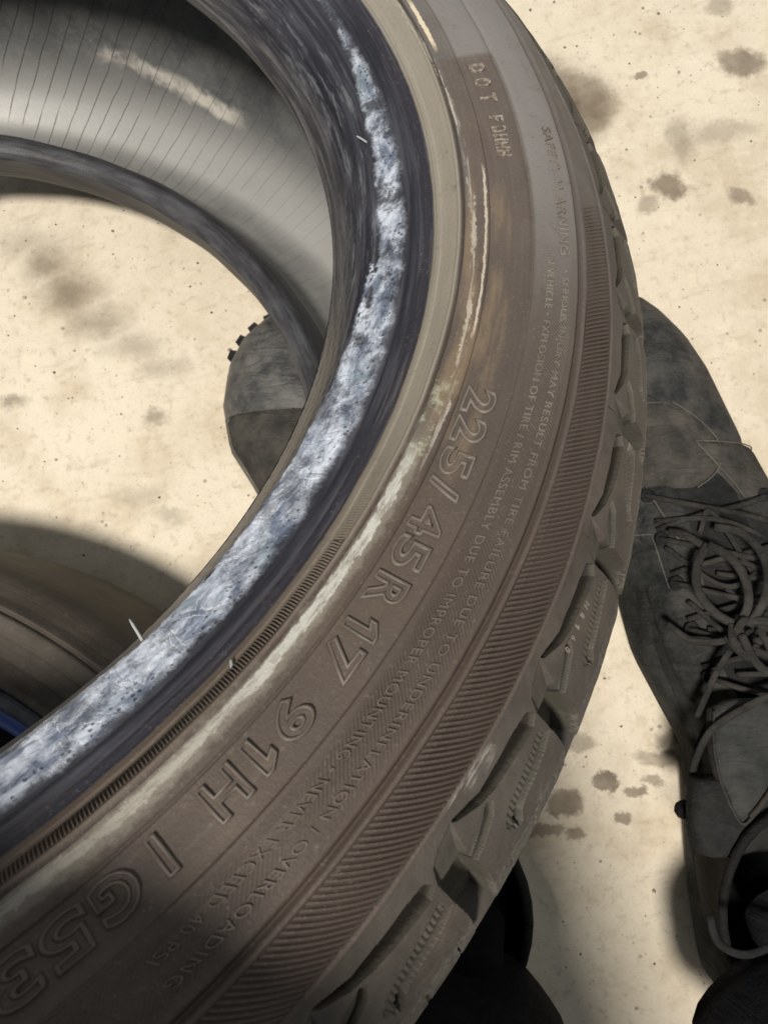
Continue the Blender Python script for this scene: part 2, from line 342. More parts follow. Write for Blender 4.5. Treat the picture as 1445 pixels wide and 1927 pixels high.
def mat_bead():
    n = NT('bead_rubber_with_dried_lubricant', .45, .4); u = n.uv(); U, S, th, s = rubber_common(n, u); P = n.obj()
    fine = n.noise(P, 700, 5, .7); mid = n.noise(P, 90, 6, .65); big = n.noise(P, 28, 4, .6)
    strk = n.noise(n.vec(n.mul(U, 16), n.mul(S, 380)), 1, 6, .62)
    rub = n.mix(n.sm(strk, .36, .74), (.014, .015, .021), (.060, .060, .072))
    rub = n.mix(n.mul(n.sm(s, 14., 4.), .6), rub, n.mix(n.sm(strk, .42, .66), (.045, .044, .046), (.14, .137, .135)))
    # inner limit of the white crust rises towards the top of the picture
    lo = n.add(19.5, n.mul(n.sm(th, -22., 14.), 7.5)); lo = n.add(lo, n.mul(n.sm(th, 12., 30.), 6.)); lo = n.sub(lo, n.mul(n.sm(th, -36., -46.), 6.)) 
    wobn = n.mul(n.sub(n.noise(n.vec(n.mul(U, 75), n.mul(S, 60)), 1, 7, .8), .5), 9.)
    ss = n.add(s, wobn)
    a = n.sm(n.sub(ss, lo), -.5, 1.2); b = n.sm(n.add(ss, n.mul(fine, 1.2)), 36.6, 33.2)
    crust = n.mul(a, b)
    # cracks and missing flakes
    pv = n.vec(n.mul(U, 1.), n.mul(S, 1.3))
    v1 = n.voro(n.vec(n.add(U, n.mul(mid, .006)), n.add(S, n.mul(fine, .003))), 75, 'DISTANCE_TO_EDGE')
    ring = n.band(v1, .055, .085, .02)
    flake = n.sm(n.noise(P, 75, 7, .70), .60, .46); crust2 = n.mul(crust, n.add(n.add(.10, n.mul(n.sm(th, -5., -30.), .37)), n.mul(flake, n.add(.55, n.mul(n.sm(th, -30., -5.), .25)))))
    speck = n.sm(n.voro(P, 480, out='Distance'), .17, .27); outer = n.sm(s, 27., 33.); crust2 = n.mul(crust2, n.sub(1., n.mul(n.sub(1., speck), n.add(.12, n.mul(outer, .6)))))
    hole = n.mul(n.sm(n.noise(n.vec(n.mul(U, 38), n.mul(S, 130), 4.), 1, 4, .6), .66, .70), n.sm(ss, 31., 29.)); crust2 = n.mul(crust2, n.sub(1., hole))
    gap = n.mul(n.mul(n.band(n.add(s, wobn), 19., 26.5, 1.), n.band(th, -13., 7., 1.5)), n.sm(n.noise(n.vec(n.mul(U, 55), n.mul(S, 90), 7.), 1, 5, .6), .50, .54)); crust2 = n.mul(crust2, n.sub(1., gap))
    gr2 = n.mul(n.sm(n.noise(n.vec(n.mul(U, 30), n.mul(S, 260), 1.), 1, 5, .7), .50, .66), n.mul(n.band(s, 6., 26., 4.), n.sm(th, -16., -4.))); rub = n.mix(n.mul(gr2, .5), rub, (.20, .21, .225))
    topfade = n.sm(th, 34., 10.); crust2 = n.mul(crust2, n.add(.62, n.mul(topfade, .38)))
    cl = n.noise(n.vec(n.mul(U, 70), n.mul(S, 150), 2.), 1, 6, .66, .4); w = n.mix(n.sm(cl, .36, .64), (.10, .125, .185), (.52, .57, .66))
    w = n.mix(n.mul(n.sm(fine, .48, .33), .35), w, (.24, .28, .31))
    w = n.mix(n.mul(n.sm(big, .50, .62), .6), w, (.20, .27, .29))
    w = n.mix(n.mul(n.mul(ring, n.sm(mid, .50, .64)), .45), w, (.82, .84, .84))
    base = n.mix(crust2, rub, w)
    # stray scratches of white over the black
    scr = n.mul(n.sm(n.noise(n.vec(n.mul(U, 28), n.mul(S, 1500)), 1, 4, .7), .66, .74), n.band(s, 34.5, 45.5, 1.)); base = n.mix(n.mul(scr, .4), base, (.26, .26, .30))
    h = n.add(n.mul(crust2, .8), n.add(n.mul(fine, .25), n.add(n.mul(cl, .5), n.mul(ring, n.mul(crust, .25)))))
    return n.done(base, n.add(.38, n.mul(crust2, .45)), n.bump(h, .0006, .75))
def mat_liner():
    n = NT('inner_liner_rubber', .42, .45); u = n.uv(); U, S, th, s = rubber_common(n, u); P = n.obj()
    mid = n.noise(P, 26, 5, .6); fine = n.noise(P, 420, 4, .7); blot = n.noise(P, 45, 5, .65)
    base = n.mix(n.sm(mid, .3, .7), (.085, .088, .090), (.155, .158, .155))
    base = n.mix(n.mul(n.sm(fine, .55, .7), .3), base, (.28, .27, .25)); zz = n.xyz(P)[2]; base = n.mix(n.mul(n.mul(n.sm(n.add(zz, n.mul(n.sub(mid, .5), .03)), .052, .014), n.sm(zz, -.003, .006)), .62), base, (.36, .362, .35))  # lower liner paled: light on the fold put into the colour
    # chalky smear and dark blotches
    z_ = n.xyz(P)[2]
    zs = n.add(z_, n.mul(n.sub(th, 62.), -.0005)); sm_ = n.mul(n.band(th, 61., 79., 2.5), n.band(n.add(zs, n.mul(n.sub(blot, .5), .018)), .040, .050, .003)); base = n.mix(n.mul(sm_, n.add(.35, n.mul(n.sm(blot, .36, .6), .6))), base, (.50, .48, .43))
    db = n.mul(n.sm(n.noise(P, 60, 6, .7), .52, .60), n.sm(z_, .035, .052)); base = n.mix(n.mul(db, .45), base, (.060, .062, .070))
    # slanting bladder lines
    q = n.add(n.mul(U, 1.0), n.mul(z_, .42)); q = n.add(q, n.mul(n.sub(n.noise(P, 24, 2), .5), .0050))
    fr_ = n.f('PINGPONG', q, .0046); line = n.sm(fr_, .00034, .00005)
    line = n.mul(line, n.mul(n.sm(n.noise(P, 30, 3), .30, .48), n.add(.35, n.mul(n.sm(U, .22, .42), .75))))
    base = n.mix(n.mul(line, .8), base, (.045, .043, .040))
    h = n.sub(n.mul(fine, .4), n.mul(line, 1.0))
    return n.done(base, n.add(.30, n.mul(mid, .25)), n.bump(h, .0004, .8))
M_SIDE = mat_sidewall(); M_TREAD = mat_tread(); M_BEAD = mat_bead(); M_LINER = mat_liner()

# ---- angular samples: dense where the photograph looks, coarse behind
def samples(fine, coarse=1.5, a=-66, b=42):
    return np.r_[np.arange(a, b, fine), np.arange(b, a+360, coarse)]
TH = samples(.22)
s_side = np.unique(np.round(np.r_[np.arange(41, 107.7, .6), np.arange(54.5, 58, .2), np.arange(63, 65.2, .12), np.arange(76.4, 78.4, .15), np.arange(90, 94.2, .2), np.arange(106.2, 108, .2), np.arange(45.6, 49, .25)], 2))
side_patch('sidewall', TH, s_side, side_h, tyre, M_SIDE, True)
# bead: lumpy crust as true relief
def bead_h(th, s):
    n_ = .18*np.sin(th*3.1+s*.5)*np.sin(th*1.3-s*.9)+.12*np.sin(th*7.7+s*1.7)
    a = bandf(s, 19, 35, 1.2)*(.35+.35*np.sin(th*4.3+np.sin(s*.6+th)*2.2)**2*np.sin(s*.55+th*.9)**2)
    return n_*.5+a*sstep(-th, -30, -8)*1.0+.45*np.exp(-((s-38.2)/.8)**2)-.5*np.exp(-((s-40.6)/.7)**2)
side_patch('bead', samples(.3), np.arange(-2, 41.6, .45), bead_h, tyre, M_BEAD, True)

# inner liner and the far half
def revolve(name, rz, mat, ths=np.arange(0, 360, 1.0), wobble=0.0):
    rz = np.array(rz, float); L = np.r_[0, np.cumsum(np.linalg.norm(np.diff(rz, axis=0), axis=1))]
    T, I = np.meshgrid(ths, np.arange(len(rz)), indexing='ij'); r = rz[I, 0]; z = rz[I, 1]; t = np.radians(T)
    r = r+wobble*(np.sin(T*.21+I*.3)+np.sin(T*.53))
    V = np.stack([r*np.cos(t), r*np.sin(t), z+BASE*1000], -1).reshape(-1, 3)/1000
    thw = np.where(T > 180, T-360, T)
    return link(name, mesh(name, V, grid_faces(len(ths), len(rz), True), True, ringuv(T, L[I]).reshape(-1, 2)), tyre, mat)
inn = crom([(210.2, -17.5), (213, -23), (222, -25), (233, -14), (241, 2), (252, 14), (266, 19), (281, 17), (293, 6), (302, -8), (307, -28), (308.5, -60), (308.8, -89)], 5)
mir = lambda a: np.stack([a[:, 0], -178-a[:, 1]], 1)[::-1]
liner = np.vstack([inn, mir(inn)[1:]])
revolve('inner_liner', liner[4:-17], M_LINER)
revolve('bead_toe', inn[:5], M_BEAD)
def mat_farbead():  # worn, dark
    n = NT('far_bead_rubber', .5, .4); u = n.uv(); U, S, th, s = rubber_common(n, u); P = n.obj()
    strk = n.noise(n.vec(n.mul(U, 25), n.mul(S, 350)), 1, 5, .65); mid = n.noise(P, 70, 5, .6)
    rubc = n.noise(n.vec(n.mul(U, 34), n.mul(S, 120)), 1, 6, .62); rib = n.f('PINGPONG', n.mul(U, 1.), .0011)
    base = n.mix(n.sm(strk, .34, .74), (.024, .024, .028), (.060, .061, .067))
    w = n.mul(n.band(n.add(s, n.mul(n.sub(mid, .5), 10.)), 24., 42., 4.), n.sm(rubc, .38, .66)); base = n.mix(n.mul(w, .32), base, (.15, .16, .175)); base = n.mix(n.mul(n.sm(rib, .0004, .0001), .3), base, (.02, .02, .022))
    return n.done(base, .5, n.bump(n.add(strk, mid), .0008, .6))
far = mir(np.array([prof(s)[:2] for s in np.arange(0, 230, 3.0)]))      # ordered from crown to toe
farb = np.vstack([mir(inn)[-18:], np.array([(prof(s)[0], -178-prof(s)[1]) for s in np.arange(0, 46, 1.5)])])
revolve('bead', farb, mat_farbead(), wobble=.25)
revolve('sidewall', np.array([(prof(s)[0], -178-prof(s)[1]) for s in np.arange(44.5, 120, 1.5)]), M_SIDE)

# ---- tread blocks: one relief per pitch
PITCH = 7.9; MM = 5.32
def sdf(poly, X, Y):
    """signed distance, positive inside"""
    P = np.array(poly, float)*[MM, 1]
    d = np.full(X.shape, 1e9); ins = np.zeros(X.shape, bool)
    for i in range(len(P)):
        a = P[i]; b = P[(i+1) % len(P)]; e = b-a
        wx = X-a[0]; wy = Y-a[1]; t = np.clip((wx*e[0]+wy*e[1])/(e@e), 0, 1)
        d = np.minimum(d, np.hypot(wx-e[0]*t, wy-e[1]*t))
        c = ((a[1] <= Y) & (b[1] > Y)) | ((b[1] <= Y) & (a[1] > Y))
        with np.errstate(divide='ignore', invalid='ignore'): xi = a[0]+(Y-a[1])*e[0]/e[1]
        ins ^= c & (X < xi)
    return np.where(ins, d, -d)
def tread_depth(u, s, var):
    X = u*MM; Y = s; D = np.zeros(u.shape); K = np.zeros(u.shape); rs = np.random.default_rng(var)
    def cut(poly, depth, soft=.35, kk=1.):
        nonlocal D, K
        dd = sdf(poly, X, Y); K = np.maximum(K, np.clip((dd+.40)/.36, 0, 1)*kk); D = np.maximum(D, depth*np.clip(dd/(soft*2)+.5, 0, 1)**.8)  # K blackens the walls too, painting in the groove's shade
    # narrow curved groove along the shoulder
    cut([(5.85, 113.6), (4.65, 112.9), (3.3, 112.9), (1.9, 112.7), (1.15, 111.6), (.42, 110.6), (.55, 111.4), (1.65, 114.3), (2.65, 115.7), (3.85, 116.5), (5.0, 117.1), (5.7, 117.4), (6.1, 116.0)], 6.0, .22)
    # slit in the block: shallow ledge with a deep thin wall
    cut([(2.0, 117.2), (1.55, 118.9), (.9, 119.9), (0., 121.2), (-.2, 119.2), (.35, 118.2), (1.2, 116.9), (1.9, 116.2)], 1.0, .3, .25)
    cut([(2.1, 117.0), (1.78, 119.4), (1.0, 120.9), (-.1, 122.7), (-.1, 121.7), (.85, 120.1), (1.5, 118.9), (1.85, 117.2)], 4.2, .3)
    # stepped sipe ledge with its deep wall
    led = [(5.9, 119.6), (5.0, 120.5), (4.05, 121.3), (3.4, 121.9), (2.4, 122.9), (1.75, 126.), (2.2, 130.), (2.65, 130.), (2.85, 126.8), (3.2, 126.2), (4.3, 125.1), (5.25, 124.4), (6.05, 123.0)]
    dd = sdf(led, X, Y)
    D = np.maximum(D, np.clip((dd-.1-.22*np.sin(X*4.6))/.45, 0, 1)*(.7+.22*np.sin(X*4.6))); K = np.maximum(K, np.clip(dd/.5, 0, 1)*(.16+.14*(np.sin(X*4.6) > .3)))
    cut([(6.12, 123.5), (5.25, 124.9), (4.3, 125.7), (3.2, 126.8), (2.85, 127.5), (2.62, 130.5), (2.42, 130.5), (2.45, 127.2), (2.9, 125.9), (4.3, 124.4), (5.2, 123.6), (6.0, 122.7)], 5.5, .3)
    # more sipes towards the crown
    for k in range(3):
        c = 1.4+k*2.0
        D = np.maximum(D, 3.5*np.clip(1-np.abs(X-c*MM)/.4, 0, 1)*sstep(s, 137, 139))
    # lateral groove at both ends of the block
    for o in (0, PITCH):
        poly = [(a+o, b) for a, b in [(.02, 121.9), (.06, 129), (.08, 170), (-1.42, 170), (-1.45, 130), (-1.56, 122.8), (-1.6, 116.6), (-1.35, 113.4), (-.75, 111.6), (.28, 110.4), (.1, 114.), (-.04, 118)]]
        dd = sdf(poly, X, Y); ramp = .25+1.6*sstep(s, 110, 118)+5.2*sstep(s, 118.5, 124)
        D = np.maximum(D, ramp*np.clip(dd/.7+.4, 0, 1))
    D = np.maximum(D, 7.2*sstep(s, 149.0, 149.8))                       # circumferential groove
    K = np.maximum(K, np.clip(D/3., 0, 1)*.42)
    return D, K
def tread_mesh(var, fine=.22):
    u = np.arange(-.8, PITCH-.8+1e-6, fine/MM/1.0); u = np.linspace(-.8, PITCH-.8, len(u))
    s = np.unique(np.round(np.r_[np.arange(107.4, 134, fine), np.arange(134, 152.5, .5)], 2))
    U, S = np.meshgrid(u, s, indexing='ij'); D, K = tread_depth(U, S, var)
    rs = np.random.default_rng(var); ph = rs.uniform(0, 6, 6)
    worn = .10*np.sin(U*1.9+ph[0])*np.sin(S*.35+ph[1])+.03*np.sin(U*6+ph[2]+S*.8)
    chip = .2*sstep(np.sin(U*5.1+ph[3])*np.sin(S*.9+ph[4]), .75, 1.)*sstep(S, 125, 135)
    edge = .25*np.clip(1-np.abs(D-1.5)/1.5, 0, 1)
    V = place(U, S, .1-D+worn-chip-edge*0).reshape(-1, 3)
    me = mesh('tread_block', V, grid_faces(len(u), len(s)), True, ringuv(U, S).reshape(-1, 2))
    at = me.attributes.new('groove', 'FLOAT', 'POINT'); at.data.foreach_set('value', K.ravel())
    me.set_sharp_from_angle(angle=rad(38)); me.materials.append(M_TREAD); return me
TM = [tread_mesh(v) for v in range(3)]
for k in range(45):
    a = -37.12+PITCH*(k-4); 
    if k == 44: break
    # 45.57 pitches round the tyre: spread the rest evenly on the unseen side
    vis = -72 < a < 44
    if not vis: continue
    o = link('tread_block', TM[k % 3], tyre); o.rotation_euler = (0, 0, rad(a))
# unseen remainder of the shoulder and the crown with its grooves
crown = []
for s in np.arange(149.6, 225.8, .8):
    g = 7.2*((s < 152.5) or (182 < s < 189)); crown.append((prof(s)[0]-g*prof(s)[2], prof(s)[1]-g*prof(s)[3]))
crown = np.array(crown); crown2 = np.vstack([crown, mir(crown)[1:]])
o = revolve('tread_crown', crown2, M_TREAD)
revolve('shoulder', np.array([(prof(s)[0]-.2, -178-prof(s)[1]) for s in np.arange(118, 152, 2.)]), M_TREAD)
T2 = np.arange(44-1.5, 288+1.5, 1.0); side_patch('shoulder', T2, np.arange(107.4, 152.5, 1.2), lambda t, s: -.9-6*sstep(s, 121, 123)*(np.mod(t, PITCH) < 1.5), tyre, M_TREAD)

# ---- slanted ribs of the coarse band: one object per rib
def ridge(th0, s0, s1, slope, w, h, n=9, tail=1.0):
    """prism following th = th0 + slope*(s-s0); returns verts, faces, uv"""
    s = np.linspace(s0, s1, n); th = th0+slope*(s-s0); e = np.minimum(1, np.minimum(np.arange(n), np.arange(n)[::-1])/1.2+.25)
    cr = [(-w, -.25), (-w*.62, h*.75), (-w*.2, h), (w*.35, h*.9), (w, -.25)]
    V = []; UV = []
    for k, (o, hh) in enumerate(cr):
        hv = np.where(hh > 0, hh*e, hh); V.append(place(th+o, s, hv-.25)); UV.append(ringuv(th+o, s))
    V = np.stack(V, 1).reshape(-1, 3); UV = np.stack(UV, 1).reshape(-1, 2); m = len(cr)
    F = [(i*m+k, (i+1)*m+k, (i+1)*m+k+1, i*m+k+1) for i in range(n-1) for k in range(m-1)]
    return V, F, UV
RV = []
for hh in (.50, .42, .32):
    V, F, UV = ridge(0, 93.7, 107.0, .18, .146, hh); RV.append((V, F, UV))
rme = []
for V, F, UV in RV:
    me = mesh('rib', V, F, False); l = me.uv_layers.new(name='ring'); l.data.foreach_set('uv', np.tile([-.14, .1095], len(me.loops))); me.materials.append(M_SIDE); rme.append(me)
th = -60.5
while th < -1.:
    me = rme[0] if th < -17 else rme[1] if th < -9 else rme[2]
    o = link('rib', me, tyre); o.rotation_euler = (0, 0, rad(th+random.uniform(-.012, .012))); th += .31
def stuff_ridges(name, gen, sc):
    V = []; F = []; UV = []; o = 0
    for a in gen:
        v, f, uv = ridge(*a); uv = uv.copy(); uv[:, 1] = sc; V.append(v); UV.append(uv); F += [tuple(i+o for i in q) for q in f]; o += len(v)
    ob = link(name, mesh(name, np.vstack(V), F, False, np.vstack(UV)), tyre, M_SIDE); tag(ob, kind='stuff'); return ob
g = []
th = -62.
while th < 3:
    fade = float(np.clip((4-th)/18, .15, 1))
    g.append((th, 78.0, 89.4+random.uniform(-.4, .4), -.24, .078, .27+.16*fade-.1*(fade<.4), 7)); th += .245
stuff_ridges('fine_hatching', g, .0902)
g = []
th = -62.
while th < -22.3:
    hh = 1.15 if th < -29.4 else .45
    g.append((th, 49.4, 54.2, -.02, .055, hh, 4)); th += .195
stuff_ridges('bead_serration', g, .0477)

# ---- raised lettering
def glyph(txt, outline=0.0, extrude=.02, off=0.0, bev=0.0, sp=1.0):
    if txt == '1':
        c = bpy.data.curves.new('t', 'CURVE'); c.dimensions = '2D'; sp_ = c.splines.new('POLY'); pt = [(.30, 0), (.50, 0), (.50, .72), (.36, .72), (.10, .56), (.10, .42), (.30, .53)]
        sp_.points.add(len(pt)-1); sp_.use_cyclic_u = True
        for p_, q_ in zip(sp_.points, pt): p_.co = (q_[0], q_[1], 0, 1)
        if outline <= 0: c.fill_mode = 'BOTH'
    else: c = bpy.data.curves.new('t', 'FONT'); c.body = txt; c.space_character = sp; c.size = 1
    c.resolution_u = 5; c.offset = 0 if txt == '1' else off
    if outline > 0: c.fill_mode = 'NONE'; c.bevel_depth = outline; c.bevel_resolution = 1
    else: c.extrude = extrude; c.bevel_depth = bev; c.bevel_resolution = 1
    o = bpy.data.objects.new('t', c); COL.objects.link(o); dg = bpy.context.evaluated_depsgraph_get()
    me = bpy.data.meshes.new_from_object(o.evaluated_get(dg)); n = len(me.vertices); V = np.empty(n*3); me.vertices.foreach_get('co', V)
    F = [tuple(p.vertices) for p in me.polygons]; bpy.data.objects.remove(o); bpy.data.curves.remove(c); bpy.data.meshes.remove(me)
    return V.reshape(-1, 3), F
def wrap(V, th_c, s0, h0, sx, sy, sz):
    s = s0+V[:, 1]*sy; r = prof(s)[0]; th = th_c-np.degrees(V[:, 0]*sx/r); return place(th, s, h0+V[:, 2]*sz), ringuv(th, s)
def mat_rubbed_highlight():
    n = NT('rubbed_highlight_rubber', .5, .4); u = n.uv(); U, S, th, s = rubber_common(n, u); P = n.obj(); f_ = n.noise(P, 500, 5, .7); g_ = n.noise(P, 70, 4, .6)  # rubbed paler edges, with bright highlights of the raised outlines painted in
    c = n.mix(n.sm(th, -5., -40.), (.19, .172, .15), (.088, .072, .060)); c = n.mix(n.mul(n.sm(g_, .4, .65), .5), c, (.10, .082, .068)); c = n.mix(n.mul(n.sm(f_, .5, .35), .4), c, (.06, .05, .042))
    return n.done(c, .5, n.bump(f_, .0003, .6))
M_RIM = mat_rubbed_highlight()
def letter_obj(ch, thc, s0, w, hgt, relief, name='raised_letter', tube_r=.030, mat=None, base=-.45, rim=True):
    V, F = glyph(ch, 0, .02, .022); x0, x1 = V[:, 0].min(), V[:, 0].max(); y0, y1 = V[:, 1].min(), V[:, 1].max()
    O, G = glyph(ch, tube_r, off=.022)
    ww = w if ch not in 'I1/' else w*(.24 if ch == 'I' else .55 if ch == '1' else .62)
    sx = ww/(x1-x0); sy = hgt/(y1-y0)
    for A in (V, O): A[:, 0] -= (x0+x1)/2; A[:, 1] -= y0
    V[:, 2] *= 1/.02                                                   # -1 .. 1
    a, ua = wrap(V, thc, s0, base, sx, sy, relief*.55); b, ub = wrap(O, thc, s0, base+relief*.55, sx, sy, relief*.8/tube_r)
    o = link(name, mesh(name, a, F, False, ua), tyre, mat or M_SIDE)
    if rim: link('letter_rim', mesh('letter_rim', b, G, True, ub), o, mat or M_RIM); return o
for ch, t in zip('225/45R1791HIG53', [-18.3, -20.4, -22.6, -24.35, -26.5, -28.5, -30.85, -32.9, -34.75, -38.05, -39.95, -41.95, -45.1, -47.1, -49.15, -51.15]):
    letter_obj(ch, t, 65.9, 7.4, 7.5, .68, tube_r=.034)
def mat_plaque_letter():
    n = NT('rubbed_letter_rubber', .55, .4); P = n.obj(); f_ = n.noise(P, 700, 4, .7)
    return n.done(n.mix(n.sm(f_, .42, .6), (.115, .09, .074), (.29, .26, .22)), .6, n.bump(f_, .0004, .7))
M_PL = mat_plaque_letter()
for ch, t in zip('DOTFDHHH', [12.3, 10.6, 8.9, 6.6, 5.45, 4.6, 3.8, 3.0]):
    letter_obj(ch, t, 67.3 if t > 7.5 else 68.2, 4.2 if t > 7.5 else 2.7, 5.4 if t > 7.5 else 4.6, .95, mat=M_PL, rim=False)
def line_text(txt, th0, th1, s0, hgt, relief, name):
    V, F = glyph(txt, 0, .02, .0, sp=1.12); x0, x1 = V[:, 0].min(), V[:, 0].max(); V[:, 0] -= x0; V[:, 2] /= .02
    tot = math.radians(th0-th1)*float(prof(s0)[0]); sx = tot/(x1-x0)
    a, ua = wrap(V, th0, s0, 0.0, sx, hgt/.70, relief); ua[:, 1] = .0902
    return link(name, mesh(name, a, F, False, ua), tyre, M_RIM)
line_text('SAFETY WARNING', 5.6, -6.2, 84.4, 2.9, .6, 'moulded_text')
line_text('• SERIOUS INJURY MAY RESULT FROM TIRE FAILURE DUE TO UNDERINFLATION / OVERLOADING', -7.3, -47.5, 85.3, 1.8, .5, 'moulded_text')
line_text('IN VEHICLE • EXPLOSION OF TIRE / RIM ASSEMBLY DUE TO IMPROPER MOUNTING • NEVER EXCEED 40 PSI', -6.3, -47.5, 80.9, 1.9, .5, 'moulded_text')
# small white mould number on a shoulder block
n_ = NT('pale_mould_number', .6, .3); M_NUM = n_.done((.21, .19, .16))
for ch, t in zip('N8160', [-25.05, -25.65, -26.28, -26.9, -27.55]):
    V, F = glyph(ch, 0, .02, .0); V[:, 0] -= V[:, 0].mean(); V[:, 1] -= V[:, 1].mean(); V[:, 2] /= .02
    a, ua = wrap(V, t, 117.9+(t+26.3)*.35, .1, 2.3, 2.6, .10); link('mould_number', mesh('mould_number', a, F, False, ua), tyre, M_NUM)
# rubber whiskers left by the mould on the bead
for thw, s0, L in ((-39.2, 17.5, 5.5), (10.6, 25.5, 3.5), (-37.9, 50.5, 1.0)):
    p = [place(thw+i*.10, s0-i*.5, i*L/4) for i in range(5)]; v, f = tube(p, [.00045, .0004, .00038, .00036, .0002], 6)
    n2 = bpy.data.materials.get('whisker') or NT('whisker').m; 
    n2.node_tree.nodes['Principled BSDF'].inputs['Base Color'].default_value = (.30, .32, .32, 1)
    link('mould_whisker', mesh('mould_whisker', v, f), tyre, n2)

# ------------------------------------------------------------------ SECOND TYRE lying flat on the floor
E1 = np.array([-.228, .021]); E2 = np.array([-.145, -.018]); mid = (E1+E2)/2; nn = np.array([-(E2-E1)[1], (E2-E1)[0]]); nn /= np.linalg.norm(nn)
if nn[1] > 0: nn = -nn
R2 = .305; H2 = .142; c2 = mid+nn*(R2+.004)+np.array([-.018, 0.])
ty2 = empty('tyre', (float(c2[0]), float(c2[1]), 0)); tag(ty2, 'brown dusty tyre with a blue rim edge lying flat on the floor', 'tyre')
def mat_t2():
    n = NT('brown_dusty_rubber', .7, .3); P = n.geo(); f_ = n.noise(P, 300, 4, .7); m_ = n.noise(P, 30, 5, .6); x, y, z = n.xyz(n.obj())
    r = n.f('SQRT', n.add(n.mul(x, x), n.mul(y, y)))
    st = n.noise(n.vec(n.mul(r, 420), n.mul(n.f('ARCTAN2', y, x), 3)), 1, 4, .6)
    c = n.mix(n.sm(m_, .3, .7), (.060, .052, .043), (.100, .087, .072)); c = n.mix(n.mul(n.sm(st, .5, .7), .4), c, (.055, .045, .036)); c = n.mix(n.mul(n.sm(f_, .55, .7), .3), c, (.16, .14, .115))
    return n.done(c, .7, n.bump(n.add(f_, st), .0006, .7))
def mat_t2bead():
    n = NT('blue_black_bead', .35, .5); x, y, z = n.xyz(n.obj()); P = n.obj(); r = n.f('SQRT', n.add(n.mul(x, x), n.mul(y, y))); st = n.noise(P, 90, 5, .65)
    c = n.mix(n.sm(st, .4, .65), (.035, .04, .045), (.09, .10, .11)); b = n.mul(n.band(r, R2-.0875, R2-.079, .001), n.sm(z, H2-.03, H2-.02))
    c = n.mix(b, c, (.075, .12, .36)); return n.done(c, .4, n.bump(st, .0006, .6))
def rev2(name, rz, mat, a=None):
    rz = crom(rz, 5); ths = np.radians(np.arange(0, 360, 1.5)); T, I = np.meshgrid(ths, np.arange(len(rz)), indexing='ij')
    V = np.stack([rz[I, 0]*np.cos(T), rz[I, 0]*np.sin(T), rz[I, 1]], -1).reshape(-1, 3)
    return link(name, mesh(name, V, grid_faces(len(ths), len(rz), True)), ty2, mat)
m2 = mat_t2(); b2 = mat_t2bead()
rev2('tread', [(R2-.012, .008), (R2-.003, .022), (R2, .06), (R2, H2-.05), (R2-.002, H2-.022), (R2-.010, H2-.006)], m2)
rev2('sidewall', [(R2-0.0100, H2-.006), (R2-0.0131, H2+.001), (R2-0.0156, H2-.001), (R2-0.0172, H2+.0025), (R2-0.0246, H2+.0035), (R2-0.0258, H2+.0022), (R2-0.0344, H2+.003), (R2-0.0357, H2+.0015), (R2-0.0451, H2-.001), (R2-0.0484, H2+.0005), (R2-0.0508, H2-.004)], m2)
rev2('bead', [(R2-0.0520, H2-.004), (R2-0.0460, H2-.010), (R2-0.0520, H2-.012), (R2-0.0550, H2-.011), (R2-0.0580, H2-.014), (R2-0.0640, H2-.017), (R2-0.0680, H2-.022), (R2-0.0700, H2-.034), (R2-0.0660, H2-.040)], b2)
M_BL2 = NT('blue_rim_paint', .35, .5).done((.07, .11, .34)); M_BK2 = NT('shade_black', .8, .2).done((.004, .004, .005))
rev2('rim', [(R2-0.0665, H2-.024), (R2-0.0685, H2-.0215), (R2-0.0745, H2-.0225), (R2-0.0780, H2-.030), (R2-0.0790, H2-.06)], M_BL2)
rev2('shade_disc', [(R2-0.0790, H2-.058), (R2-.11, H2-.064), (R2-.2, H2-.070), (.02, H2-.070), (.001, H2-.069)], M_BK2)  # added black disc, painted shade for the dark inside of this tyre
rev2('inner_liner', [(R2-0.0660, H2-.040), (R2-0.0400, H2-.018), (R2-.014, H2-.030), (R2-.010, .07), (R2-.014, .035), (R2-0.0400, .015), (R2-0.0680, .035)], M_LINER)
rev2('lower_sidewall', [(R2-.068, .035), (R2-.070, .020), (R2-.062, .006), (R2-.045, .0), (R2-.02, .002), (R2-.012, .008)], m2)

# ------------------------------------------------------------------ PERSON: work boots and black trousers
def suede(name, c0, c1, rough=.9, dust=(.22, .20, .16), dk=.35):
    n = NT(name, rough, .2); P = n.geo(); a = n.noise(P, 60, 6, .65); b = n.noise(P, 420, 4, .7); c = n.noise(P, 22, 4, .6)
    col = n.mix(n.sm(a, .3, .7), c0, c1); col = n.mix(n.mul(n.sm(c, .5, .68), dk), col, dust); col = n.mix(n.mul(n.sm(b, .55, .72), .35), col, dust)
    w = n.mul(n.sm(n.noise(n.vec(n.mul(n.xyz(P)[0], 60), n.mul(n.xyz(P)[1], 160), 2.), 1, 4, .6), .6, .7), .3); col = n.mix(w, col, c0)
    cr = n.noise(n.vec(n.mul(n.xyz(P)[0], 30), n.mul(n.xyz(P)[1], 85), 1.), 1, 3, .5, 1.2); cr = n.sm(n.f('ABSOLUTE', n.sub(cr, .5)), .0, .11)
    col = n.mix(n.mul(n.sub(1., cr), .10), col, c0)
    return n.done(col, rough, n.bump(n.add(n.mul(a, .8), n.add(n.mul(b, .7), n.mul(cr, .30))), .0014, .9))
M_SUEDE = suede('grey_suede', (.010, .012, .013), (.046, .047, .044), .9, (.10, .095, .080), .4)
M_CAP = suede('scuffed_toe_leather', (.013, .015, .017), (.060, .060, .056), .65, (.115, .105, .09), .5)
M_CAPL = suede('lit_toe_leather', (.045, .047, .049), (.14, .14, .135), .42, (.20, .19, .17), .45)  # paler toe leather copy, light on the left toe painted in
